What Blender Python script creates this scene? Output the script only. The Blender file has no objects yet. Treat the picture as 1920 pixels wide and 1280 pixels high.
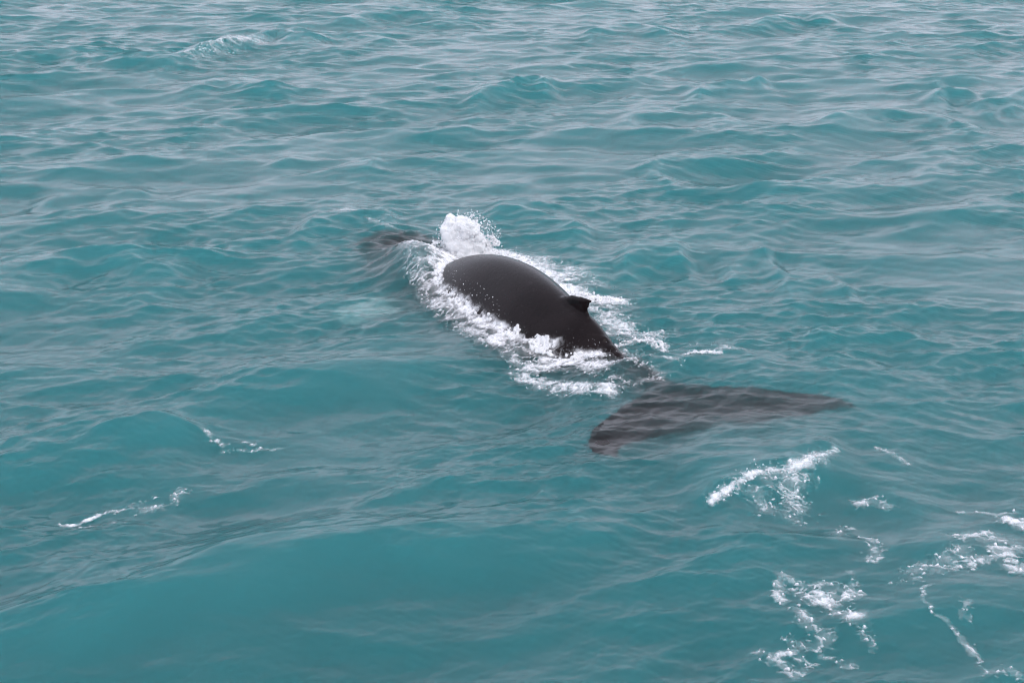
import bpy, bmesh, math, random
import numpy as np
from mathutils import Vector

rng = np.random.default_rng(11)
random.seed(5)
scene = bpy.context.scene
C = scene.collection

# ------------------------------------------------------------------ camera
CAM_H = 8.0
cam_d = bpy.data.cameras.new("camera")
cam = bpy.data.objects.new("camera", cam_d)
C.objects.link(cam)
cam_d.lens = 50.0
cam_d.sensor_width = 36.0
cam_d.clip_start = 0.1
cam_d.clip_end = 12000.0
cam.location = (0.0, 0.0, CAM_H)
cam.rotation_euler = (math.radians(90.0 - 19.0), 0.0, 0.0)
cam_d.dof.use_dof = True
cam_d.dof.focus_distance = 25.5
cam_d.dof.aperture_fstop = 3.2
scene.camera = cam

# ------------------------------------------------------------------ sky and light (bright overcast)
SUN_EL, SUN_AZ = math.radians(46.0), math.radians(140.0)
world = bpy.data.worlds.new("World")
scene.world = world
world.use_nodes = True
wn, wl = world.node_tree.nodes, world.node_tree.links
wn.clear()
sky = wn.new("ShaderNodeTexSky")
sky.sky_type = 'NISHITA'
sky.sun_disc = False
sky.sun_elevation = SUN_EL
sky.sun_rotation = SUN_AZ
sky.air_density = 1.0
sky.dust_density = 6.0
mixc = wn.new("ShaderNodeMix")
mixc.data_type = 'RGBA'
mixc.inputs[0].default_value = 0.88
mixc.inputs[7].default_value = (12.2, 12.6, 14.8, 1.0)      # even cloud deck
bg = wn.new("ShaderNodeBackground")
bg.inputs["Strength"].default_value = 0.10
wo = wn.new("ShaderNodeOutputWorld")
wl.new(sky.outputs[0], mixc.inputs[6])
wl.new(mixc.outputs[2], bg.inputs["Color"])
wl.new(bg.outputs[0], wo.inputs["Surface"])

sun_d = bpy.data.lights.new("sun", 'SUN')
sun_d.energy = 1.1
sun_d.angle = math.radians(50.0)
sun_d.color = (1.0, 0.95, 0.90)
sun = bpy.data.objects.new("sun", sun_d)
C.objects.link(sun)
sv = Vector((math.sin(SUN_AZ) * math.cos(SUN_EL), math.cos(SUN_AZ) * math.cos(SUN_EL), math.sin(SUN_EL)))
sun.rotation_euler = (-sv).to_track_quat('-Z', 'Y').to_euler()
sun.location = sv * 60

vs = scene.view_settings
vs.view_transform = 'Standard'
vs.look = 'None'
vs.exposure = 0.0
vs.gamma = 1.0
vs.use_curve_mapping = False

scene.render.engine = 'CYCLES'
cy = scene.cycles
cy.filter_width = 1.1
cy.use_denoising = True
cy.denoiser = 'OPENIMAGEDENOISE'
cy.denoising_input_passes = 'RGB_ALBEDO_NORMAL'
cy.max_bounces = 8
cy.diffuse_bounces = 4
cy.glossy_bounces = 4
cy.transmission_bounces = 4
cy.volume_bounces = 3
cy.transparent_max_bounces = 12
cy.sample_clamp_indirect = 4.0
cy.use_adaptive_sampling = True
cy.adaptive_threshold = 0.03
cy.adaptive_min_samples = 24
cy.caustics_refractive = True
cy.caustics_reflective = True

# ------------------------------------------------------------------ small numpy noise kit
def _hash(ix, iy, seed):
    h = (ix.astype(np.int64) * 374761393 + iy.astype(np.int64) * 668265263 + seed * 974634777) & 0xFFFFFFFF
    h = ((h ^ (h >> 13)) * 1274126177) & 0xFFFFFFFF
    h = h ^ (h >> 16)
    return (h & 0xFFFFFF).astype(np.float32) / np.float32(0xFFFFFF)

def gnoise(x, y, seed=0):
    ix, iy = np.floor(x), np.floor(y)
    fx, fy = (x - ix).astype(np.float32), (y - iy).astype(np.float32)
    def g(dx, dy):
        a = _hash(ix + dx, iy + dy, seed) * np.float32(2 * math.pi)
        return np.cos(a) * (fx - dx) + np.sin(a) * (fy - dy)
    u = fx * fx * fx * (fx * (fx * 6 - 15) + 10)
    v = fy * fy * fy * (fy * (fy * 6 - 15) + 10)
    a = g(0, 0) * (1 - u) + g(1, 0) * u
    b = g(0, 1) * (1 - u) + g(1, 1) * u
    return (a * (1 - v) + b * v) * 1.5

def fbm(x, y, seed=0, octv=4, gain=0.5):
    t, a = 0.0, 1.0
    for i in range(octv):
        t = t + a * gnoise(x * 2 ** i, y * 2 ** i, seed + i * 17)
        a *= gain
    return t

def sstep(a, b, x):
    t = np.clip((x - a) / (b - a), 0, 1)
    return t * t * (3 - 2 * t)

def cr(keys, t):
    """smooth interpolation through (t, value) keys"""
    ks = np.array([k[0] for k in keys], float)
    vv = np.array([k[1] for k in keys], float)
    m = np.gradient(vv, ks, axis=0)
    i = np.clip(np.searchsorted(ks, t, side='right') - 1, 0, len(ks) - 2)
    h = ks[i + 1] - ks[i]
    s = (t - ks[i]) / h
    sh = (-1,) + (1,) * (vv.ndim - 1)
    s, h = s.reshape(sh), h.reshape(sh)
    return ((2 * s ** 3 - 3 * s ** 2 + 1) * vv[i] + (s ** 3 - 2 * s ** 2 + s) * h * m[i]
            + (-2 * s ** 3 + 3 * s ** 2) * vv[i + 1] + (s ** 3 - s ** 2) * h * m[i + 1])

def seg_dist(x, y, pts):
    """unsigned distance, signed side, and 0..1 run along a polyline"""
    P = np.asarray(pts, float)[:, :2]
    L = np.concatenate([[0], np.cumsum(np.linalg.norm(np.diff(P, axis=0), axis=1))])
    best = np.full(x.shape, 1e9, np.float32)
    side = np.zeros(x.shape, np.float32)
    run = np.zeros(x.shape, np.float32)
    for i in range(len(P) - 1):
        a, b = P[i], P[i + 1]
        d = b - a
        l2 = d @ d
        t = np.clip(((x - a[0]) * d[0] + (y - a[1]) * d[1]) / l2, 0, 1)
        qx, qy = x - (a[0] + t * d[0]), y - (a[1] + t * d[1])
        dd = np.sqrt(qx * qx + qy * qy)
        m = dd < best
        best = np.where(m, dd, best)
        side = np.where(m, np.sign(d[0] * qy - d[1] * qx), side)
        run = np.where(m, (L[i] + t * math.sqrt(l2)) / L[-1], run)
    return best, side, run

# ------------------------------------------------------------------ the sea's shape
WAVE_HEAD = math.radians(108.0)           # direction the waves travel, measured from +X
BANDS = [  # lam_min, lam_max, count, rms slope, half spread deg, choppy
    (6.5, 12.0, 12, 0.040, 20, 1.1),
    (2.4, 6.0, 34, 0.108, 34, 1.15),
    (0.85, 2.4, 46, 0.120, 35, 1.0),
    (0.28, 0.85, 56, 0.145, 36, 0.8),
    (0.09, 0.28, 50, 0.10, 45, 0.0),
]
COMPS = []
for bi, (l0, l1, n, sl, spr, ch) in enumerate(BANDS):
    for i in range(n):
        lam = math.exp(math.log(l0) + (i + rng.random()) / n * (math.log(l1) - math.log(l0)))
        th = WAVE_HEAD + math.radians(spr) * float(np.clip(rng.normal() * 0.75, -2, 2))
        k = 2 * math.pi / lam
        COMPS.append((bi, lam, k, math.cos(th), math.sin(th), sl * math.sqrt(2 / n) / k * (0.5 + rng.random()), rng.random() * 6.283, ch))

# hand-set crests: polyline (x, y), height, width on the near side, width on the far side
CRESTS = [
    ([(-7.86, 12.54), (-5.61, 13.83), (-4.26, 14.28), (-2.27, 15.1), (-0.71, 15.48), (0.59, 15.82), (2.27, 16.18), (3.05, 16.91), (3.84, 17.44), (4.34, 17.74), (4.91, 17.44), (5.64, 16.31), (6.55, 15.13)], 0.2592, 1.4, 2.4),
    ([(-25.55, 59.55), (-21.74, 57.54), (-18.1, 58.19), (-14.93, 56.74), (-13.43, 57.54), (-12.17, 60.97), (-11.23, 64.82), (-8.25, 62.08), (-6.25, 60.43)], 0.48, 1.5, 1.595),
    ([(-11.81, 49.36), (-11.13, 50.56), (-10.38, 51.56), (-8.58, 49.96), (-7.15, 49.01)], 0.24, 1, 1.16),
    ([(-9.18, 69.28), (-7.18, 72.36), (-5.41, 73.61), (-2.63, 71.62), (-0.77, 69.96)], 0.336, 1.5, 1.595),
    ([(-1.76, 47.01), (0.0, 50.08), (0.94, 50.57), (1.99, 48.44)], 0.256, 1, 1.16),
    ([(5.64, 48.67), (7.15, 50.45), (8.44, 51.44), (9.49, 49.84)], 0.256, 1, 1.16),
    ([(2.78, 43.53), (4.01, 44.48), (5.26, 45.16), (7.61, 44.0)], 0.224, 1, 1.305),
    ([(8.89, 43.78), (10.75, 44.74), (12.77, 44.74), (14.75, 42.59)], 0.288, 1.2, 1.305),
    ([(13.35, 46.9), (15.07, 48.55), (15.77, 47.33), (17.65, 48.67), (18.51, 47.55)], 0.256, 1, 1.16),
    ([(10.22, 36.26), (11.59, 37.2), (12.46, 36.79), (13.72, 36.0)], 0.192, 0.9, 1.015),
    ([(-5.03, 30.36), (-4.12, 31.54), (-3.32, 32.0), (-2.4, 31.24)], 0.24, 0.8, 0.87),
    ([(-0.74, 31.96), (0.12, 32.28), (0.85, 31.45), (1.85, 30.01)], 0.192, 0.8, 1.015),
    ([(2.06, 27.87), (3.1, 28.52), (3.91, 27.91)], 0.16, 0.7, 0.87),
    ([(4.09, 27.66), (5.05, 28.26), (5.58, 27.58)], 0.144, 0.6, 0.725),
    ([(4.89, 26.05), (5.93, 26.63), (6.7, 25.95)], 0.144, 0.7, 0.87),
    ([(-10.9, 24.79), (-9.87, 26.35), (-9.36, 27.02), (-8.75, 27.8), (-7.18, 27.13), (-6.0, 26.53)], 0.256, 1.3, 1.16),
    ([(-4.74, 20.33), (-4.04, 21.03), (-2.68, 20.91), (-1.15, 20.38)], 0.104, 0.8, 0.87),
    ([(-7.87, 18.27), (-6.78, 18.56), (-5.78, 18.75), (-5.15, 18.99), (-4.04, 18.42)], 0.192, 1, 0.7975),
    ([(4.89, 22.82), (6.29, 23.38), (7.3, 23.04)], 0.128, 0.7, 0.87),
    ([(-9.39, 63.56), (-7.69, 65.11), (-4.67, 63.18)], 0.24, 1, 1.305),
    ([(2.88, 65.13), (5.48, 67.63), (8.12, 64.73)], 0.28, 1.2, 1.45),
    ([(11.24, 69.39), (14.86, 72.22), (17.26, 68.94)], 0.28, 1.2, 1.45),
    ([(-11.93, 33.91), (-10.63, 34.8), (-8.6, 34.08)], 0.208, 0.9, 1.015),
    ([(-6.83, 37.48), (-5.23, 38.33), (-3.11, 37.13)], 0.192, 0.9, 1.015),
    ([(2.09, 16.3), (2.62, 16.77), (3.12, 17.27), (3.67, 17.59), (4.27, 18.06), (4.82, 18.2)], 0.16, 0.55, 0.725),
    ([(3.15, 37.74), (4.09, 35.74), (5.85, 34.82), (7.24, 35.12)], 0.144, 0.7, 0.87),
    ([(0.4, 20.2), (1.5, 21.1), (2.6, 21.65), (4.0, 21.6), (5.6, 21.2), (7.2, 20.4)], 0.24, 1.6, 1.015),
]

WHALE_AXIS = [(3.04, 19.5), (2.35, 21.0), (1.58, 22.22), (1.04, 22.84), (-0.04, 25.15), (-1.1, 27.3), (-2.0, 29.1), (-3.0, 31.4)]

def sea(u, v, spacing=None, fine=True):
    """displaced position of the sea-surface point that starts at (u, v)"""
    u = np.asarray(u, np.float32)
    v = np.asarray(v, np.float32)
    if spacing is None:
        spacing = np.zeros_like(u)
    X, Y, Z = u.copy(), v.copy(), np.zeros_like(u)
    dist, side, run = seg_dist(u, v, WHALE_AXIS)
    near_whale = 1 - sstep(0.8, 3.2, dist)
    # gusts: short waves come and go in patches
    patch = 0.80 + 1.0 * fbm(u * 0.15 + 3.1, v * 0.085 - 1.7, 5, 3)
    patch = np.clip(patch, 0.25, 1.7)
    calm = sstep(11.0, 22.0, np.hypot(u, v)) * 0.06 + 0.94
    far = 0.72 + 0.28 * sstep(20.0, 36.0, np.hypot(u, v))
    far_short = 1 - 0.3 * sstep(32.0, 55.0, np.hypot(u, v))
    tail = np.exp(-((u - 3.2) / 2.6) ** 2 - ((v - 19.4) / 1.6) ** 2)
    gain = [
        (1 - 0.75 * near_whale) * far,
        (1 - 0.74 * near_whale) * far,
        (1 - 0.5 * near_whale) * (0.4 + 0.6 * calm) * (0.7 + 0.3 * patch),
        patch * calm * far_short * (1 - 0.25 * tail),
        patch * calm * far_short * (1 - 0.25 * tail),
    ]
    for bi, lam, k, dx, dy, a, ph, ch in COMPS:
        w = sstep(2.2, 4.5, lam / np.maximum(spacing, 1e-4))
        sel = None
        if lam < 1.0:
            idx = np.nonzero(w > 0)[0] if w.ndim == 1 else None
            if idx is not None and idx.size < u.size * 0.9:
                sel = idx
        if sel is None:
            p = (u * np.float32(k * dx) + v * np.float32(k * dy) + np.float32(ph))
            aw = np.float32(a) * w * gain[bi]
            Z += aw * np.sin(p)
            if ch:
                c = aw * np.float32(ch) * np.cos(p)
                X += c * np.float32(dx)
                Y += c * np.float32(dy)
        elif sel.size:
            p = (u[sel] * np.float32(k * dx) + v[sel] * np.float32(k * dy) + np.float32(ph))
            aw = np.float32(a) * w[sel] * gain[bi][sel]
            Z[sel] += aw * np.sin(p)
            if ch:
                c = aw * np.float32(ch) * np.cos(p)
                X[sel] += c * np.float32(dx)
                Y[sel] += c * np.float32(dy)
    for pts, h, wn_, wf in CRESTS:
        P = np.asarray(pts)
        x0, x1 = P[0, 0], P[-1, 0]
        idx = np.nonzero((u > x0) & (u < x1) & (v > P[:, 1].min() - 6 * wn_) & (v < P[:, 1].max() + 6 * wf))[0]
        if not idx.size:
            continue
        ui, vi = u[idx], v[idx]
        line = cr([(p[0], p[1]) for p in pts], ui)
        slope = (cr([(p[0], p[1]) for p in pts], np.minimum(ui + 0.1, x1)) - line) / 0.1
        wob = 0.34 * fbm(ui * 0.6 + h * 90, vi * 0.6, 41, 3)
        ds = (vi - line) / np.sqrt(1 + np.clip(slope, -2, 2) ** 2) + wob
        ww = wf + (wn_ - wf) * (1 - sstep(-0.35, 0.35, ds))
        prof = np.exp(-np.sqrt((ds / ww) ** 2 + 0.02) * 1.5 + 0.2) * 0.7 + np.exp(-(ds / ww) ** 2) * 0.3
        t = (ui - x0) / (x1 - x0)
        Z[idx] += h * prof * sstep(0.0, 0.22, t) * (1 - sstep(0.78, 1.0, t))
    # water heaped against the whale's near flank and over its head
    hx, hy = u - 0.55, v - 23.9
    lap, ls, lr = seg_dist(u, v, [(-2.2, 28.2), (-1.45, 26.6), (-0.75, 25.0), (-0.1, 23.6), (0.7, 22.6)])
    Z += (0.25 - 0.13 * lr) * np.exp(-(lap / 0.55) ** 2)
    Z += 0.36 * np.exp(-((u + 1.80) / 0.7) ** 2 - ((v - 27.5) / 1.0) ** 2)
    Z += 0.05 * np.exp(-((u + 2.35) / 0.8) ** 2 - ((v - 30.6) / 0.9) ** 2)
    return X, Y, Z

def sea_at(x, y):
    """height of the water over the ground point (x, y)"""
    x = np.atleast_1d(np.asarray(x, np.float32))
    y = np.atleast_1d(np.asarray(y, np.float32))
    u, v = x.copy(), y.copy()
    for _ in range(3):
        X, Y, Z = sea(u, v)
        u += x - X
        v += y - Y
    return sea(u, v)[2]

def mesh_np(name, co, quads, tris=None, smooth=True):
    me = bpy.data.meshes.new(name)
    nq, nt = len(quads), 0 if tris is None else len(tris)
    me.vertices.add(len(co))
    me.vertices.foreach_set("co", np.ascontiguousarray(co, np.float32).ravel())
    me.loops.add(nq * 4 + nt * 3)
    li = quads.ravel() if nt == 0 else np.concatenate([quads.ravel(), tris.ravel()])
    me.loops.foreach_set("vertex_index", np.ascontiguousarray(li, np.int32))
    me.polygons.add(nq + nt)
    st = np.arange(nq) * 4
    if nt:
        st = np.concatenate([st, nq * 4 + np.arange(nt) * 3])
    me.polygons.foreach_set("loop_start", np.ascontiguousarray(st, np.int32))
    me.update(calc_edges=True)
    me.polygons.foreach_set("use_smooth", np.full(nq + nt, smooth, bool))
    me.validate()
    return me

# ------------------------------------------------------------------ materials
def new_mat(name):
    m = bpy.data.materials.new(name)
    m.use_nodes = True
    m.node_tree.nodes.clear()
    return m, m.node_tree.nodes, m.node_tree.links

def water_material():
    m, n, l = new_mat("sea_water")
    out = n.new("ShaderNodeOutputMaterial")
    fr = n.new("ShaderNodeFresnel")
    fr.inputs["IOR"].default_value = 1.333
    rf = n.new("ShaderNodeBsdfRefraction")
    rf.inputs["IOR"].default_value = 1.333
    rf.inputs["Roughness"].default_value = 0.28
    gl = n.new("ShaderNodeBsdfGlossy")
    gl.inputs["Roughness"].default_value = 0.12
    mx = n.new("ShaderNodeMixShader")
    l.new(fr.outputs[0], mx.inputs[0])
    l.new(rf.outputs[0], mx.inputs[1])
    l.new(gl.outputs[0], mx.inputs[2])
    l.new(mx.outputs[0], out.inputs["Surface"])
    # silty green water: what is scattered back and what is soaked up
    SIG = 0.78
    vsn = n.new("ShaderNodeVolumeScatter")
    vsn.inputs["Color"].default_value = (0.18, 0.81, 0.84, 1)
    vsn.inputs["Density"].default_value = SIG
    vab = n.new("ShaderNodeVolumeAbsorption")
    vab.inputs["Color"].default_value = (0.18, 0.81, 0.84, 1)
    vab.inputs["Density"].default_value = SIG
    ad = n.new("ShaderNodeAddShader")
    l.new(vsn.outputs[0], ad.inputs[0])
    l.new(vab.outputs[0], ad.inputs[1])
    l.new(ad.outputs[0], out.inputs["Volume"])
    m.cycles.homogeneous_volume = True
    return m

def whale_material():
    m, n, l = new_mat("whale_skin")
    out = n.new("ShaderNodeOutputMaterial")
    pb = n.new("ShaderNodeBsdfPrincipled")
    tc = n.new("ShaderNodeTexCoord")
    n1 = n.new("ShaderNodeTexNoise")
    n1.inputs["Scale"].default_value = 1.6
    n1.inputs["Detail"].default_value = 8
    n1.inputs["Roughness"].default_value = 0.65
    r1 = n.new("ShaderNodeValToRGB")
    r1.color_ramp.elements[0].position = 0.30
    r1.color_ramp.elements[0].color = (0.0055, 0.0032, 0.0036, 1)
    r1.color_ramp.elements[1].position = 0.75
    r1.color_ramp.elements[1].color = (0.0130, 0.0082, 0.0088, 1)
    at = n.new("ShaderNodeAttribute")
    at.attribute_name = "pale"
    mc = n.new("ShaderNodeMix")
    mc.data_type = 'RGBA'
    mc.inputs[7].default_value = (0.75, 0.78, 0.74, 1)
    n2 = n.new("ShaderNodeTexNoise")
    n2.inputs["Scale"].default_value = 14
    n2.inputs["Detail"].default_value = 5
    mr = n.new("ShaderNodeMapRange")
    mr.inputs[3].default_value = 0.22
    mr.inputs[4].default_value = 0.36
    bp = n.new("ShaderNodeBump")
    bp.inputs["Strength"].default_value = 0.18
    bp.inputs["Distance"].default_value = 0.02
    l.new(tc.outputs["Object"], n1.inputs["Vector"])
    l.new(tc.outputs["Object"], n2.inputs["Vector"])
    l.new(n1.outputs[0], r1.inputs[0])
    # pale scratches and spots in the skin
    n3 = n.new("ShaderNodeTexNoise")
    n3.inputs["Scale"].default_value = 3.0
    n3.inputs["Detail"].default_value = 6
    n3.inputs["Distortion"].default_value = 1.4
    mp = n.new("ShaderNodeMapping")
    mp.inputs["Rotation"].default_value = (0, 0, math.radians(62))
    mp.inputs["Scale"].default_value = (0.8, 7.0, 7.0)
    l.new(tc.outputs["Object"], mp.inputs[0])
    l.new(mp.outputs[0], n3.inputs["Vector"])
    r3 = n.new("ShaderNodeValToRGB")
    r3.color_ramp.elements[0].position = 0.66
    r3.color_ramp.elements[0].color = (0, 0, 0, 1)
    r3.color_ramp.elements[1].position = 0.74
    r3.color_ramp.elements[1].color = (0.030, 0.026, 0.028, 1)
    l.new(n3.outputs[0], r3.inputs[0])
    ad = n.new("ShaderNodeMix")
    ad.data_type = 'RGBA'
    ad.blend_type = 'ADD'
    ad.inputs[0].default_value = 1.0
    l.new(r1.outputs[0], ad.inputs[6])
    l.new(r3.outputs[0], ad.inputs[7])
    l.new(ad.outputs[2], mc.inputs[6])
    l.new(at.outputs["Fac"], mc.inputs[0])
    l.new(mc.outputs[2], pb.inputs["Base Color"])
    l.new(n2.outputs[0], mr.inputs[0])
    l.new(mr.outputs[0], pb.inputs["Roughness"])
    n4 = n.new("ShaderNodeTexNoise")
    n4.inputs["Scale"].default_value = 2.6
    n4.inputs["Detail"].default_value = 6
    l.new(tc.outputs["Object"], n4.inputs["Vector"])
    mw = n.new("ShaderNodeMapRange")
    mw.inputs[1].default_value = 0.38
    mw.inputs[2].default_value = 0.62
    mw.inputs[3].default_value = 0.05
    mw.inputs[4].default_value = 0.30
    l.new(n4.outputs[0], mw.inputs[0])
    l.new(mw.outputs[0], pb.inputs["Coat Roughness"])
    l.new(n2.outputs[0], bp.inputs["Height"])
    l.new(bp.outputs[0], pb.inputs["Normal"])
    pb.inputs["IOR"].default_value = 1.30
    pb.inputs["Coat Weight"].default_value = 0.24
    pb.inputs["Coat Roughness"].default_value = 0.14
    pb.inputs["Coat IOR"].default_value = 1.33
    pb.inputs["Specular IOR Level"].default_value = 0.12
    l.new(pb.outputs[0], out.inputs["Surface"])
    return m

def foam_material():
    """frothy white film: see-through where the 'foam' attribute is thin"""
    m, n, l = new_mat("sea_foam")
    out = n.new("ShaderNodeOutputMaterial")
    at = n.new("ShaderNodeAttribute")
    at.attribute_name = "foam"
    tc = n.new("ShaderNodeTexCoord")
    nz = n.new("ShaderNodeTexNoise")
    nz.inputs["Scale"].default_value = 26
    nz.inputs["Detail"].default_value = 4
    ma = n.new("ShaderNodeMath")
    ma.operation = 'MULTIPLY_ADD'
    ma.inputs[1].default_value = 0.3
    su = n.new("ShaderNodeMath")
    su.operation = 'SUBTRACT'
    su.inputs[1].default_value = 0.15
    mr = n.new("ShaderNodeMapRange")
    mr.inputs[1].default_value = 0.0
    mr.inputs[2].default_value = 0.95
    mr.inputs[4].default_value = 0.97
    df = n.new("ShaderNodeBsdfDiffuse")
    df.inputs["Color"].default_value = (0.82, 0.82, 0.84, 1)
    tr = n.new("ShaderNodeBsdfTransparent")
    mx = n.new("ShaderNodeMixShader")
    l.new(tc.outputs["Object"], nz.inputs["Vector"])
    l.new(nz.outputs[0], ma.inputs[0])
    l.new(at.outputs["Fac"], ma.inputs[2])
    l.new(ma.outputs[0], su.inputs[0])
    l.new(su.outputs[0], mr.inputs[0])
    l.new(mr.outputs[0], mx.inputs[0])
    l.new(tr.outputs[0], mx.inputs[1])
    l.new(df.outputs[0], mx.inputs[2])
    l.new(mx.outputs[0], out.inputs["Surface"])
    return m

def froth_material():
    m, n, l = new_mat("white_froth")
    out = n.new("ShaderNodeOutputMaterial")
    df = n.new("ShaderNodeBsdfDiffuse")
    df.inputs["Color"].default_value = (0.92, 0.92, 0.93, 1)
    tl = n.new("ShaderNodeBsdfTranslucent")
    tl.inputs["Color"].default_value = (0.92, 0.93, 0.94, 1)
    mx = n.new("ShaderNodeMixShader")
    mx.inputs[0].default_value = 0.35
    l.new(df.outputs[0], mx.inputs[1])
    l.new(tl.outputs[0], mx.inputs[2])
    l.new(mx.outputs[0], out.inputs["Surface"])
    return m

M_WATER, M_WHALE, M_FOAM, M_FROTH = water_material(), whale_material(), foam_material(), froth_material()

def tag(o, label, cat, group=None, kind=None):
    o["label"] = label
    o["category"] = cat
    if group:
        o["group"] = group
    if kind:
        o["kind"] = kind
    return o

# ------------------------------------------------------------------ the sea: one disc out to the horizon, closed below
def build_sea():
    d2r = math.pi / 180
    dense = np.linspace(-22.5 * d2r, 22.5 * d2r, 1000)
    step, a, right = dense[1] - dense[0], dense[-1], []
    while True:
        step = min(step * 1.09, 6 * d2r)
        a += step
        if a > math.pi - step * 0.6:
            break
        right.append(a)
    right = np.array(right)
    th = np.concatenate([-right[::-1], dense, right])
    r, rr = 1.0, []
    while r < 10.8:
        rr.append(r)
        r += max(0.03, (10.8 - r) * 0.12)
    while r < 98:
        rr.append(r)
        r += min((r * r + CAM_H ** 2) / CAM_H * 0.00068 * 0.9, 0.17)
    g = 0.17
    while r < 6000:
        rr.append(r)
        g = min(g * 1.15, 600)
        r += g
    rr = np.array(rr)
    nr, nt = len(rr), len(th)
    R, T = np.meshgrid(rr, th, indexing='ij')
    u, v = (R * np.sin(T)).ravel(), (R * np.cos(T)).ravel()
    dth = np.gradient(th)
    drr = np.gradient(rr)
    sp = np.maximum(R * dth[None, :], drr[:, None] * 0.8).ravel().astype(np.float32)
    X, Y, Z = sea(u, v, sp)
    fade = 1 - sstep(150, 600, R.ravel())
    Z = Z * fade
    co = np.stack([X, Y, Z], 1)
    idx = np.arange(nr * nt).reshape(nr, nt)
    nxt = np.roll(idx, -1, axis=1)
    q = np.stack([idx[:-1], idx[1:], nxt[1:], nxt[:-1]], -1).reshape(-1, 4)[:, ::-1]
    base = nr * nt
    low = np.stack([X[idx[-1]], Y[idx[-1]], np.full(nt, -60.0)], 1)
    co = np.concatenate([co, low, [[0, 0, float(Z[idx[0]].mean())], [0, 0, -60.0]]])
    li = base + np.arange(nt)
    ln = np.roll(li, -1)
    rim = np.stack([idx[-1], li, ln, nxt[-1]], -1)[:, ::-1]
    top = np.stack([np.full(nt, base + nt), nxt[0], idx[0]], -1)
    bot = np.stack([np.full(nt, base + nt + 1), li, ln], -1)
    me = mesh_np("sea", co, np.concatenate([q, rim]), np.concatenate([top, bot]), smooth=False)
    o = bpy.data.objects.new("sea", me)
    me.materials.append(M_WATER)
    C.objects.link(o)
    o["kind"] = "structure"
    tag(o, "choppy grey-green sea filling the whole view around the whale", "sea")
    print("sea verts", len(co), "rows", nr, "cols", nt)
    return o

build_sea()

# ------------------------------------------------------------------ the whale: one continuous body
def blade(bm, lead, trail, thick, up=(0, 0, 1), n=28):
    """a fin: leading and trailing edge curves with a rounded section between them"""
    up = np.array(up, float)
    t = np.linspace(0, 1, n)
    def res(P):
        P = np.array(P, float)
        d = np.concatenate([[0], np.cumsum(np.linalg.norm(np.diff(P, axis=0), axis=1))])
        d /= d[-1]
        return cr(list(zip(d, P)), t)
    A, B = res(lead), res(trail)
    rows = []
    K = 8
    for i in range(n):
        w = np.linalg.norm(B[i] - A[i])
        th = min(np.interp(t[i], *zip(*thick)), w * 0.5 + 0.02)
        ring = []
        for k in range(2 * K):
            a = math.pi * 2 * k / (2 * K)
            c = 0.5 - 0.5 * math.cos(a)
            p = A[i] + (B[i] - A[i]) * c + up * th * math.sin(a) * (1.0 - 0.45 * c)
            ring.append(bm.verts.new(p))
        rows.append(ring)
    for a, b in zip(rows[:-1], rows[1:]):
        for k in range(2 * K):
            k2 = (k + 1) % (2 * K)
            bm.faces.new((a[k], a[k2], b[k2], b[k]))
    bm.faces.new(rows[0][::-1])
    bm.faces.new(rows[-1])

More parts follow.
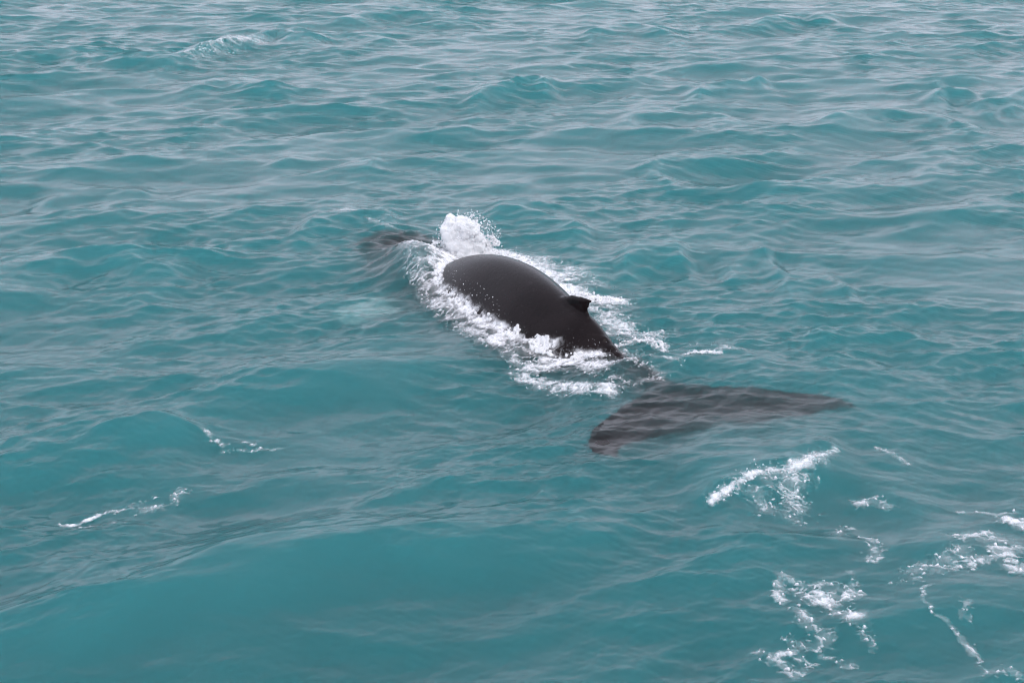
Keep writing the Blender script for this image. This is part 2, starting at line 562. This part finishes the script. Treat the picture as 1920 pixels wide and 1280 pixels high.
def build_whale():
    ax = np.array(WHALE_AXIS)
    L = np.concatenate([[0], np.cumsum(np.linalg.norm(np.diff(ax, axis=0), axis=1))])
    S = L[-1]
    axis = list(zip(L, ax))
    # distance from the notch: crest height, half width, half height, keel sharpness of the back
    ridge = [(0.0, -0.30), (0.8, -0.10), (1.6, 0.01), (2.3, 0.06), (3.05, 0.15), (3.75, 0.54), (4.4, 0.68), (5.2, 0.82), (6.3, 0.88), (7.4, 0.78), (8.4, 0.50), (9.3, 0.08), (10.4, 0.03), (11.6, -0.03), (12.6, -0.14), (S, -0.52)]
    halfw = [(0.0, 0.14), (0.8, 0.25), (1.6, 0.34), (2.3, 0.44), (3.05, 0.54), (3.9, 0.78), (5.2, 0.99), (6.8, 1.12), (8.4, 1.12), (9.8, 1.12), (11.0, 1.10), (12.2, 0.90), (12.9, 0.60), (S, 0.06)]
    halfh = [(0.0, 0.05), (0.8, 0.20), (1.6, 0.34), (2.3, 0.46), (3.05, 0.60), (3.9, 0.84), (5.2, 1.05), (6.8, 1.18), (8.4, 1.16), (9.8, 0.98), (11.0, 0.68), (12.2, 0.40), (12.9, 0.24), (S, 0.05)]
    keel = [(0.0, 0.5), (2.3, 0.55), (3.9, 0.48), (5.5, 0.36), (7.0, 0.28), (9.0, 0.14), (S, 0.0)]
    lean = [(0.0, 0.0), (1.6, 0.04), (3.05, 0.18), (4.2, 0.22), (5.5, 0.14), (7.5, 0.04), (S, 0.0)]   # the back leans to the whale's right as it rolls
    ss = np.linspace(0, S, 90)
    pos = cr(axis, ss)
    tan = np.gradient(pos, ss, axis=0)
    tan /= np.linalg.norm(tan, axis=1)[:, None]
    rz, hw, hh, kl, ln_ = (cr(k, ss) for k in (ridge, halfw, halfh, keel, lean))
    bm = bmesh.new()
    rows = []
    N = 56
    for i in range(len(ss)):
        sd = np.array([tan[i][1], -tan[i][0]])          # whale's own right hand
        ring = []
        for k in range(N):
            a = 2 * math.pi * k / N
            c, s = math.cos(a), math.sin(a)
            sq = 1.0 - kl[i] * max(s, 0) ** 1.6
            lx = hw[i] * c * sq + ln_[i] * max(s, 0) ** 1.3
            z = rz[i] - hh[i] + hh[i] * s
            ring.append(bm.verts.new((pos[i][0] + sd[0] * lx, pos[i][1] + sd[1] * lx, z)))
        rows.append(ring)
    for a, b in zip(rows[:-1], rows[1:]):
        for k in range(N):
            k2 = (k + 1) % N
            bm.faces.new((a[k], b[k], b[k2], a[k2]))
    bm.faces.new(rows[0])
    bm.faces.new(rows[-1][::-1])
    # flukes
    lead = [(1.40, 17.98, 0.06), (1.12, 18.22, 0.08), (1.12, 18.92, 0.06), (1.48, 19.72, 0.02), (1.98, 20.50, -0.04), (2.42, 20.95, -0.08), (2.84, 20.92, -0.06), (3.60, 20.80, -0.04), (4.32, 20.66, -0.03), (4.94, 20.42, -0.06), (5.30, 20.02, -0.15)]
    trail = [(1.46, 18.02, 0.06), (1.62, 18.45, 0.05), (1.98, 18.78, 0.02), (2.40, 19.00, -0.03), (2.82, 19.14, -0.06), (3.10, 19.40, -0.08), (3.42, 19.22, -0.06), (3.95, 19.40, -0.04), (4.52, 19.74, -0.04), (5.02, 19.98, -0.09), (5.28, 19.98, -0.15)]
    blade(bm, lead, trail, [(0, .03), (.2, .06), (.5, .13), (.8, .06), (1, .03)], n=44)
    # dorsal fin: low, hooked, on a hump
    def loc(s, side, z):
        p = cr(axis, np.array([s]))[0]
        t = cr(axis, np.array([s + .05]))[0] - p
        t /= np.linalg.norm(t)
        return (p[0] + t[1] * side, p[1] - t[0] * side, z)
    pr_ = cr(axis, np.array([4.0]))[0]
    tt = cr(axis, np.array([4.2]))[0] - pr_
    tt /= np.linalg.norm(tt)
    up = (tt[1], -tt[0], 0)
    blade(bm, [loc(5.05, 0.20, .55), loc(4.60, 0.20, .74), loc(4.20, 0.20, .86), loc(3.88, 0.20, .885), loc(3.68, 0.20, .89)],
          [loc(3.55, 0.20, .30), loc(3.72, 0.20, .58), loc(3.76, 0.20, .70), loc(3.70, 0.20, .82), loc(3.64, 0.20, .855)],
          [(0, .14), (.4, .09), (.8, .05), (1, .025)], up=up, n=16)
    # flippers, long and knobbly, spread below the surface
    blade(bm, [(-1.25, 28.0, -0.83), (-1.85, 27.6, -0.78), (-2.50, 27.1, -0.76), (-3.05, 26.5, -0.76), (-3.45, 25.7, -0.78)],
          [(-0.75, 26.6, -0.88), (-1.40, 26.2, -0.82), (-2.05, 25.8, -0.80), (-2.65, 25.4, -0.80), (-3.25, 25.3, -0.80)],
          [(0, .16), (.5, .10), (1, .04)], n=24)
    blade(bm, [(0.2, 29.0, -1.2), (1.0, 29.4, -1.4), (1.9, 29.3, -1.6), (2.8, 28.9, -1.8), (3.2, 28.5, -1.9)],
          [(0.5, 28.2, -1.2), (1.2, 28.6, -1.4), (1.9, 28.6, -1.6), (2.6, 28.4, -1.8), (3.1, 28.4, -1.9)],
          [(0, .16), (.5, .10), (1, .04)], n=24)
    # knuckles of the spine behind the fin
    for i in range(9):
        s = 3.35 - i * 0.17
        z = float(cr(ridge, np.array([s]))[0])
        bmesh.ops.create_icosphere(bm, subdivisions=2, radius=0.075, matrix=__import__("mathutils").Matrix.Translation(loc(s, 0.17 - 0.015 * i, z - 0.035)))
    # rounded knobs along the top of the snout
    for i in range(14):
        s = 11.0 + random.random() * 2.0
        sd = random.uniform(-.35, .35) * (S - s + .4) / 2.2
        z = float(cr(ridge, np.array([s]))[0]) - 0.06 * abs(sd)
        bmesh.ops.create_icosphere(bm, subdivisions=2, radius=0.06, matrix=__import__("mathutils").Matrix.Translation(loc(s, sd, z)))
    bmesh.ops.recalc_face_normals(bm, faces=bm.faces)
    me = bpy.data.meshes.new("whale_raw")
    bm.to_mesh(me)
    bm.free()
    tmp = bpy.data.objects.new("whale_raw", me)
    C.objects.link(tmp)
    rm = tmp.modifiers.new("r", 'REMESH')
    rm.mode = 'VOXEL'
    rm.voxel_size = 0.035
    sm = tmp.modifiers.new("s", 'SMOOTH')
    sm.factor = 0.5
    sm.iterations = 5
    dg = bpy.context.evaluated_depsgraph_get()
    out = bpy.data.meshes.new_from_object(tmp.evaluated_get(dg))
    bpy.data.objects.remove(tmp)
    out.name = "humpback_whale"
    n = len(out.vertices)
    co = np.zeros(n * 3, np.float32)
    out.vertices.foreach_get("co", co)
    co = co.reshape(-1, 3)
    d, s, r = seg_dist(co[:, 0], co[:, 1], WHALE_AXIS)
    pale = sstep(1.35, 1.75, d) * ((co[:, 1] > 24) & (co[:, 2] < -0.30))
    at = out.attributes.new("pale", 'FLOAT', 'POINT')
    at.data.foreach_set("value", pale.astype(np.float32))
    out.polygons.foreach_set("use_smooth", np.ones(len(out.polygons), bool))
    out.materials.clear()
    out.materials.append(M_WHALE)
    o = bpy.data.objects.new("humpback_whale", out)
    C.objects.link(o)
    tag(o, "dark wet humpback whale with arched back, small hooked fin and submerged tail flukes", "whale")
    print("whale verts", n)
    return o

whale = build_whale()

# strokes of foam on the water: line (x, y) in metres, half width, strength
FOAM = [
    ('foam_trail', "lacy white foam washing along the whale's near flank beside its dark back", 0.016, [
        ([(-1.36, 28.79), (-1.31, 27.49), (-1.11, 25.84), (-0.79, 25.0), (-0.4, 24.36), (-0.09, 23.51)], 0.2, 1.68),
        ([(-1.59, 28.29), (-1.36, 26.37), (-0.98, 24.93), (-0.52, 23.93), (-0.18, 23.11)], 0.325, 1.064),
        ([(-2.03, 28.29), (-1.87, 26.92), (-1.48, 25.5), (-1.06, 24.36), (-0.51, 23.31)], 0.275, 0.7392),
        ([(-2.1, 28.49), (-1.8, 29.04), (-1.25, 29.21)], 0.3125, 0.784),
        ([(-1.71, 27.49), (-1.73, 28.7)], 0.4375, 0.616),
        ([(-0.5, 23.11), (-0.23, 22.89)], 0.175, 1.008),
    ]),
    ('foam_trail', "wide churned foam patch where the whale's tail stock slips under water", 0.015, [
        ([(-0.05, 23.17), (0.23, 22.78), (0.63, 22.57), (0.94, 22.62)], 0.1125, 1.064),
        ([(0.88, 22.7), (1.12, 22.57), (1.34, 22.19)], 0.2125, 1.456),
        ([(0.35, 21.78), (0.79, 22.04), (1.17, 21.78), (1.33, 21.53)], 0.35, 1.0304),
        ([(0.21, 21.48), (0.67, 21.0), (1.16, 20.62), (1.49, 20.62)], 0.25, 0.9184),
        ([(1.6, 21.0), (1.92, 20.81), (2.27, 21.0)], 0.125, 0.616),
        ([(-0.09, 22.57), (0.13, 21.78), (0.34, 21.41)], 0.175, 0.6944),
        ([(1.2, 20.53), (1.49, 20.53)], 0.125, 1.008),
        ([(-0.51, 23.4), (-0.14, 22.89), (0.36, 22.35)], 0.2, 0.672),
    ]),
    ('foam_trail', "long foam streak streaming off the whale's far side behind its fin", 0.018, [
        ([(-0.62, 29.11), (-0.22, 28.77), (0.17, 28.44), (0.44, 28.03)], 0.325, 1.449),
        ([(0.38, 27.95), (0.74, 27.18), (1.03, 26.36), (1.31, 25.73)], 0.425, 1.2348),
        ([(1.12, 25.9), (1.52, 25.8), (1.91, 25.66)], 0.325, 1.386),
        ([(0.55, 28.36), (0.97, 27.56), (1.36, 26.8)], 0.5, 0.7308),
        ([(1.49, 25.23), (1.73, 24.42), (2.06, 23.75), (2.36, 23.37)], 0.425, 0.8316),
        ([(1.52, 24.11), (1.75, 23.23)], 0.25, 0.63),
    ]),
    ('foam_patch', "small curled foam crest beside the whale's tail stock", 0.015, [
        ([(1.7, 22.78), (2.0, 22.86), (2.3, 23.0), (2.59, 22.59)], 0.11, 1.1),
        ([(1.79, 22.45), (2.22, 22.32), (2.48, 22.24)], 0.2, 0.62),
        ([(1.82, 21.67), (2.18, 21.42), (2.37, 21.13)], 0.16, 0.5),
    ]),
    ('foam_patch', 'little foam fleck with droplets alone on open water near the flukes', 0.014, [
        ([(2.86, 21.91), (3.11, 21.96), (3.36, 21.98)], 0.09, 1.15),
        ([(3.02, 22.3), (3.04, 22.03)], 0.07, 0.8),
        ([(3.4, 22.19), (3.58, 22.4), (3.86, 22.3)], 0.1, 0.68),
        ([(2.52, 21.73), (2.7, 21.48)], 0.1, 0.55),
    ]),
    ('breaking_crest', 'frothy white crest spilling over the steep wave near the flukes', 0.012, [
        ([(2.51, 16.4), (2.77, 16.67), (3.06, 16.95), (3.36, 17.12)], 0.07, 1.4),
        ([(3.29, 17.09), (3.62, 17.19), (3.94, 17.4), (4.2, 17.7)], 0.13, 1.2),
        ([(2.92, 16.76), (3.18, 16.67), (3.25, 16.27)], 0.22, 0.52),
        ([(3.55, 17.01), (3.63, 16.67), (3.55, 16.2)], 0.24, 0.6),
        ([(3.33, 16.92), (3.78, 17.09)], 0.22, 0.62),
        ([(4.32, 17.83), (4.45, 17.94)], 0.06, 0.8),
    ]),
    ('foam_patch', 'bright foam blot ringed by loose foam loops, bottom of the view', 0.01, [
        ([(3.36, 14.18), (3.59, 14.13), (3.78, 14.18)], 0.15, 1.25),
        ([(3.48, 14.04), (3.61, 13.8), (3.72, 13.67)], 0.16, 1.15),
        ([(3.04, 14.42), (2.96, 14.1), (3.0, 13.92)], 0.065, 0.798),
        ([(3.09, 14.52), (3.34, 14.37), (3.89, 14.4)], 0.091, 0.714),
        ([(3.16, 14.25), (3.34, 14.1)], 0.078, 0.672),
        ([(3.16, 13.75), (3.19, 13.46), (3.34, 13.38)], 0.13, 0.672),
        ([(3.37, 13.35), (3.23, 13.09), (3.04, 13.14)], 0.104, 0.672),
        ([(2.57, 12.98), (2.72, 12.88), (2.88, 12.58)], 0.117, 0.714),
        ([(2.78, 12.93), (2.98, 13.09), (2.95, 13.25)], 0.091, 0.63),
        ([(2.93, 12.58), (3.08, 12.78), (3.02, 12.88)], 0.091, 0.588),
        ([(3.26, 12.98), (3.52, 12.78)], 0.065, 0.588),
        ([(3.79, 13.46), (3.79, 13.09)], 0.117, 0.5208),
    ]),
    ('foam_patch', "scattered curls of foam drifting at the picture's lower corner", 0.011, [
        ([(6.26, 16.25), (6.38, 16.14), (6.39, 16.02)], 0.13, 1.15),
        ([(5.45, 15.56), (5.72, 15.7), (5.85, 15.8)], 0.13, 0.798),
        ([(4.96, 14.75), (5.17, 14.8), (5.4, 14.97), (5.61, 15.04)], 0.13, 0.798),
        ([(4.71, 14.71), (5.01, 14.91), (5.36, 15.24)], 0.208, 0.5544),
        ([(5.83, 15.31), (5.83, 15.04), (5.93, 14.84)], 0.195, 0.8232),
        ([(5.75, 15.59), (5.94, 15.66), (6.15, 15.31)], 0.208, 0.5544),
        ([(5.73, 16.51), (5.95, 16.55), (6.19, 16.45), (6.43, 16.55)], 0.065, 0.6888),
        ([(4.73, 14.34), (4.57, 14.16), (4.58, 13.71), (4.78, 13.41), (4.84, 12.93), (4.84, 12.58)], 0.039, 0.7056),
        ([(5.02, 13.92), (4.91, 13.63)], 0.078, 0.504),
        ([(4.39, 14.46), (4.65, 14.52)], 0.091, 0.5544),
        ([(4.85, 12.63), (5.09, 12.53)], 0.13, 0.5208),
    ]),
    ('foam_patch', 'sparse foam specks between the breaking crest and the foam blot', 0.011, [
        ([(4.5, 16.63), (4.7, 16.76), (4.79, 16.55)], 0.117, 0.7392),
        ([(4.21, 16.1), (4.04, 15.8), (3.94, 15.7)], 0.104, 0.6216),
        ([(4.39, 15.59), (4.34, 15.24), (4.25, 15.01)], 0.117, 0.6216),
        ([(3.93, 14.71), (3.93, 14.52)], 0.065, 0.588),
        ([(4.25, 15.7), (4.29, 15.59)], 0.078, 0.546),
    ]),
    ('foam_streak', 'thin broken foam streak on a slope of dark water far from the whale', 0.012, [
        ([(-5.68, 16.29), (-5.49, 16.38), (-5.31, 16.6), (-5.07, 16.76)], 0.055, 1.15),
        ([(-5.04, 16.73), (-4.87, 16.89), (-4.73, 17.02)], 0.078, 0.5376),
        ([(-4.78, 16.65), (-4.69, 16.73), (-4.45, 16.89), (-4.38, 17.19)], 0.117, 0.504),
        ([(-5.85, 16.23), (-5.41, 16.11), (-4.87, 16.32)], 0.091, 0.42),
    ]),
    ('foam_streak', 'faint foam wisp on a smooth hollow between two waves', 0.012, [
        ([(-4.43, 19.01), (-4.28, 18.82), (-4.11, 18.74)], 0.065, 0.84),
        ([(-4.09, 18.62), (-3.79, 18.62), (-3.34, 18.7)], 0.065, 0.5544),
        ([(-3.83, 18.86), (-3.7, 18.78)], 0.065, 0.5376),
    ]),
    ('whitecap', 'small distant whitecap breaking on a long wave ridge', 0.05, [
        ([(-12.54, 59.97), (-11.99, 61.2), (-11.05, 62.3)], 0.715, 0.798),
        ([(-13.14, 57.64), (-12.7, 58.62), (-11.98, 59.97)], 0.91, 0.504),
    ]),
    ('foam_patch', "tiny white fleck on the wave crest ahead of the whale's splash", 0.02, [
        ([(-3.98, 32.09), (-3.84, 32.25), (-3.64, 31.99)], 0.156, 0.84),
        ([(-3.27, 31.48), (-2.91, 30.88), (-2.72, 30.74)], 0.117, 0.5376),
    ]),
    ('foam_patch', 'dotted line of foam flecks on the wave shoulder by the fluke tip', 0.012, [
        ([(5.19, 18.38), (5.3, 18.08), (5.42, 17.9)], 0.078, 0.6384),
    ]),
]

# ------------------------------------------------------------------ foam, splash and spray
from mathutils.bvhtree import BVHTree
_dg = bpy.context.evaluated_depsgraph_get()
WHALE_BVH = BVHTree.FromObject(whale, _dg)
DOWN = Vector((0, 0, -1))

def whale_top(x, y):
    out = np.full(len(x), -9.0, np.float32)
    d, s, r = seg_dist(x, y, WHALE_AXIS)
    for i in np.nonzero((d < 1.6) & (y > 21.0))[0]:
        hit = WHALE_BVH.ray_cast(Vector((float(x[i]), float(y[i]), 4.0)), DOWN)
        if hit[0] is not None:
            out[i] = hit[0].z
    return out

def lace(x, y, seed):
    """0..1, high along the threads of a foam net"""
    wx = x + 0.10 * fbm(x * 3.1, y * 3.1, seed + 3, 3)
    wy = y + 0.10 * fbm(x * 3.1 + 9, y * 3.1 - 4, seed + 8, 3)
    a = 1 - np.abs(gnoise(wx * 4.3, wy * 4.3, seed)) * 2.6
    b = 1 - np.abs(gnoise(wx * 9.5, wy * 9.5, seed + 1)) * 2.4
    c = 1 - np.abs(gnoise(wx * 19, wy * 19, seed + 2)) * 2.2
    return np.clip(0.42 * a + 0.34 * b + 0.26 * c, 0, 1)

def foam_sheet(strokes, sp, seed, on_whale):
    allp = np.concatenate([np.array(s[0]) for s in strokes])
    m = max(s[1] for s in strokes) * 2.0
    gx = np.arange(allp[:, 0].min() - m, allp[:, 0].max() + m, sp)
    gy = np.arange(allp[:, 1].min() - m * 1.3, allp[:, 1].max() + m * 1.3, sp)
    X, Y = np.meshgrid(gx, gy, indexing='ij')
    shape = X.shape
    x, y = X.ravel().astype(np.float32), Y.ravel().astype(np.float32)
    jx = x + 0.05 * gnoise(x * 6, y * 6, seed + 60)
    jy = y + 0.05 * gnoise(x * 6 + 5, y * 6, seed + 61)
    I = np.zeros_like(x)
    for pts, w, st in strokes:
        d, s, r = seg_dist(jx, jy, pts)
        I = np.maximum(I, st * np.exp(-(d / w) ** 2 * 0.9))
    I = I * (0.85 + 0.35 * fbm(x * 2.3, y * 2.3, seed + 70, 2))
    net = lace(x, y, seed)
    al = np.clip((I * 1.15 - (1 - net) * 1.0) * 1.15, 0, 1) * sstep(0.05, 0.30, I) * (0.9 if on_whale else 0.80)
    milk = 0.32 * sstep(0.12, 0.95, I) * np.clip(0.6 + 0.8 * fbm(x * 3.7, y * 3.7, seed + 120, 4), 0, 1.3)
    dots = 0.85 * sstep(0.50, 0.72, gnoise(x * 15, y * 15, seed + 140)) * sstep(0.06, 0.45, I)
    al = np.maximum(al, dots)
    al = al + (1 - al) * milk
    keep = al > 0.02
    kc = keep.reshape(shape)
    cell = kc[:-1, :-1] | kc[1:, :-1] | kc[1:, 1:] | kc[:-1, 1:]
    idx = np.arange(x.size).reshape(shape)
    q = np.stack([idx[:-1, :-1], idx[1:, :-1], idx[1:, 1:], idx[:-1, 1:]], -1)[cell]
    used = np.unique(q)
    remap = np.full(x.size, -1)
    remap[used] = np.arange(used.size)
    q = remap[q]
    x, y, al = x[used], y[used], al[used]
    z = sea_at(x, y)
    if on_whale:
        wt = whale_top(x, y)
        al = al * (1 - sstep(0.02, 0.13, wt - z))
        z = np.where(wt > z, np.minimum(wt, z + 0.14), z)
    z = z + 0.010 + al * (0.012 + 0.022 * np.clip(fbm(x * 14, y * 14, seed + 90, 2) + 0.5, 0, 1.4))
    co = np.stack([x, y, z], 1)
    me = mesh_np("foam", co, q)
    at = me.attributes.new("foam", 'FLOAT', 'POINT')
    v = np.zeros(len(me.vertices), np.float32)
    v[:len(al)] = al
    at.data.foreach_set("value", v)
    me.materials.append(M_FOAM)
    return me

_ico = bmesh.new()
bmesh.ops.create_icosphere(_ico, subdivisions=1, radius=1.0)
ICO_V = np.array([v.co[:] for v in _ico.verts])
ICO_F = np.array([[v.index for v in f.verts] for f in _ico.faces])
_ico.free()

def balls(centres, radii, squash=None):
    n, k = len(centres), len(ICO_V)
    s = np.ones((n, 3)) if squash is None else squash
    co = (centres[:, None, :] + ICO_V[None] * (radii[:, None, None] * s[:, None, :])).reshape(-1, 3)
    f = (ICO_F[None] + (np.arange(n) * k)[:, None, None]).reshape(-1, 3)
    return co, f

def part(name, me, parent, mat, kind=None):
    o = bpy.data.objects.new(name, me)
    me.materials.clear()
    me.materials.append(mat)
    C.objects.link(o)
    o.parent = parent
    if kind:
        o["kind"] = kind
    return o

def froth(parent, centres, radii, voxel, name="froth"):
    co, f = balls(centres, radii)
    me = mesh_np("froth_raw", co, np.zeros((0, 4), int), f)
    tmp = bpy.data.objects.new("froth_raw", me)
    C.objects.link(tmp)
    rm = tmp.modifiers.new("r", 'REMESH')
    rm.mode = 'VOXEL'
    rm.voxel_size = voxel
    rm.use_smooth_shade = True
    sm = tmp.modifiers.new('s', 'SMOOTH')
    sm.iterations = 2
    out = bpy.data.meshes.new_from_object(tmp.evaluated_get(bpy.context.evaluated_depsgraph_get()))
    bpy.data.objects.remove(tmp)
    out.name = name
    return part(name, out, parent, M_FROTH, "stuff")

def spray(parent, centres, radii):
    sq = 0.7 + 0.8 * rng.random((len(centres), 3))
    co, f = balls(centres, radii, sq)
    me = mesh_np("droplets", co, np.zeros((0, 4), int), f)
    return part("droplets", me, parent, M_FROTH, "stuff")

def along(pts, n):
    P = np.asarray(pts, float)
    d = np.concatenate([[0], np.cumsum(np.linalg.norm(np.diff(P, axis=0), axis=1))])
    t = rng.random(n) * d[-1]
    return np.stack([np.interp(t, d, P[:, k]) for k in range(2)], 1)

def ridge_froth(parent, pts, n, width, height, rmin, rmax, voxel, drops=0, on_whale=False, throw=2.2):
    """lumpy white water heaped along a line on the sea, with flung drops above it"""
    xy = along(pts, n) + rng.normal(size=(n, 2)) * width
    z = sea_at(xy[:, 0], xy[:, 1])
    if on_whale:
        wt = whale_top(xy[:, 0].astype(np.float32), xy[:, 1].astype(np.float32))
        ok = wt < z + 0.05
        xy, z = xy[ok], z[ok]
        n = len(xy)
    env = np.clip(0.55 + 0.9 * gnoise(xy[:, 0] * 3.3, xy[:, 1] * 3.3, 77), 0.05, 1.3)
    h = height * env * rng.random(n) ** 1.6
    r = (rmin + (rmax - rmin) * rng.random(n) ** 2.2) * (1 - 0.5 * h / max(height, 1e-3))
    froth(parent, np.column_stack([xy, z + h]), r, voxel)
    if drops:
        xy = along(pts, drops) + rng.normal(size=(drops, 2)) * width * 1.7
        z = sea_at(xy[:, 0], xy[:, 1])
        spray(parent, np.column_stack([xy, z + 0.02 + height * throw * rng.random(drops) ** 2.2]), 0.003 + 0.007 * rng.random(drops) ** 3)

def edge_froth(parent, pts, n, spread, rmin, rmax, voxel):
    """bubbly wash right where the water meets the whale's skin"""
    xy = along(pts, n) + rng.normal(size=(n, 2)) * spread
    z = sea_at(xy[:, 0], xy[:, 1])
    wt = whale_top(xy[:, 0].astype(np.float32), xy[:, 1].astype(np.float32))
    gap = wt - z
    lump = gnoise(xy[:, 0] * 3.0, xy[:, 1] * 3.0, 55)
    ok = (gap > -0.16) & (gap < 0.05 + 0.09 * np.clip(lump + 0.2, 0, 1)) & (lump + 0.35 * rng.random(n) > -0.05)
    xy, z, wt = xy[ok], z[ok], wt[ok]
    r = rmin + (rmax - rmin) * rng.random(len(xy)) ** 2.5
    froth(parent, np.column_stack([xy, np.maximum(z, wt) + r * 0.2]), r, voxel)

FOAM_OBJ = []
for i, (nm, lab, sp, strokes) in enumerate(FOAM):
    me = foam_sheet(strokes, sp, 200 + i * 31, i in (0, 1, 2))
    o = bpy.data.objects.new(nm, me)
    C.objects.link(o)
    tag(o, lab, "foam", "patches of white foam on the sea", "stuff")
    FOAM_OBJ.append(o)
    print(nm, len(me.polygons))

# white water standing up out of the foam
F = FOAM_OBJ
ridge_froth(F[0], FOAM[0][3][0][0][2:], 420, 0.07, 0.16, 0.012, 0.045, 0.011, 260, True)
ridge_froth(F[1], FOAM[1][3][1][0], 200, 0.09, 0.12, 0.012, 0.05, 0.012, 120, True)
ridge_froth(F[2], FOAM[2][3][2][0], 300, 0.11, 0.12, 0.012, 0.05, 0.013, 160)
ridge_froth(F[2], FOAM[2][3][0][0], 240, 0.10, 0.10, 0.012, 0.05, 0.013, 120)
ridge_froth(F[3], FOAM[3][3][0][0], 200, 0.04, 0.09, 0.010, 0.035, 0.011, 90)
ridge_froth(F[4], FOAM[4][3][0][0], 90, 0.04, 0.07, 0.008, 0.03, 0.010, 70)
ridge_froth(F[5], FOAM[5][3][0][0] + FOAM[5][3][1][0], 240, 0.05, 0.05, 0.006, 0.018, 0.008, 260)

edge_froth(F[0], FOAM[0][3][0][0], 3600, 0.32, 0.010, 0.045, 0.011)
edge_froth(F[1], FOAM[1][3][0][0] + FOAM[1][3][1][0], 2600, 0.22, 0.010, 0.040, 0.011)

# the burst of water over the whale's shoulder
splash = bpy.data.objects.new("water_splash", None)
C.objects.link(splash)
splash.location = (0, 0, 0)
tag(splash, "tall white burst of water splashing up at the whale's shoulder", "splash")
base = np.array([-0.93, 28.55, 0.0])
def plume(n, fill, r0, r1):
    t = rng.random(n) ** 0.85
    ang = rng.random(n) * 2 * math.pi
    env = np.interp(t, [0, .12, .4, .75, .92, 1.0], [.64, .50, .44, .41, .39, .33])
    rad = env * (fill + (1 - fill) * rng.random(n)) ** 0.6 * (0.88 + 0.22 * np.sin(ang * 3 + t * 5))
    c = base + np.column_stack([np.cos(ang) * rad - 0.10 * t, np.sin(ang) * rad * 0.7, 0.74 * t * (1.0 - 0.07 * np.cos(ang) * t + 0.10 * np.sin(ang * 5 + 1)) + 0.02])
    return c, (r0 + (r1 - r0) * rng.random(n) ** 1.6) * (1.1 - 0.45 * t)
c1, q1 = plume(230, 0.0, 0.11, 0.18)
c2, q2 = plume(700, 0.75, 0.022, 0.075)
cen, rr_ = np.concatenate([c1, c2]), np.concatenate([q1, q2])
arm_t = rng.random(120)
arm = base + np.column_stack([-0.40 - 0.48 * arm_t, -0.05 * arm_t, 0.12 + 0.62 * arm_t * (1 - arm_t) * 2.0 - 0.18 * arm_t]) + rng.normal(size=(120, 3)) * 0.028
wing_t = rng.random(150)
wing = base + np.column_stack([0.30 + 0.36 * wing_t, 0.1 * wing_t, 0.22 + 0.40 * wing_t * (1 - wing_t) * 2]) + rng.normal(size=(150, 3)) * 0.05
cen = np.concatenate([cen, arm, wing])
rr_ = np.concatenate([rr_, 0.010 + 0.022 * rng.random(120) ** 2, 0.010 + 0.025 * rng.random(150) ** 2])
froth(splash, cen, rr_, 0.013, "plume")
nd = 1600
t = rng.random(nd)
a = rng.normal(size=nd) * 0.55
v0 = 0.35 + 0.65 * rng.random(nd)
dr = base + np.column_stack([np.sin(a) * (0.25 + 0.55 * v0), rng.normal(size=nd) * 0.25, 0.15 + np.cos(a) * v0 * 0.80])
spray(splash, dr, 0.004 + 0.013 * rng.random(nd) ** 3)
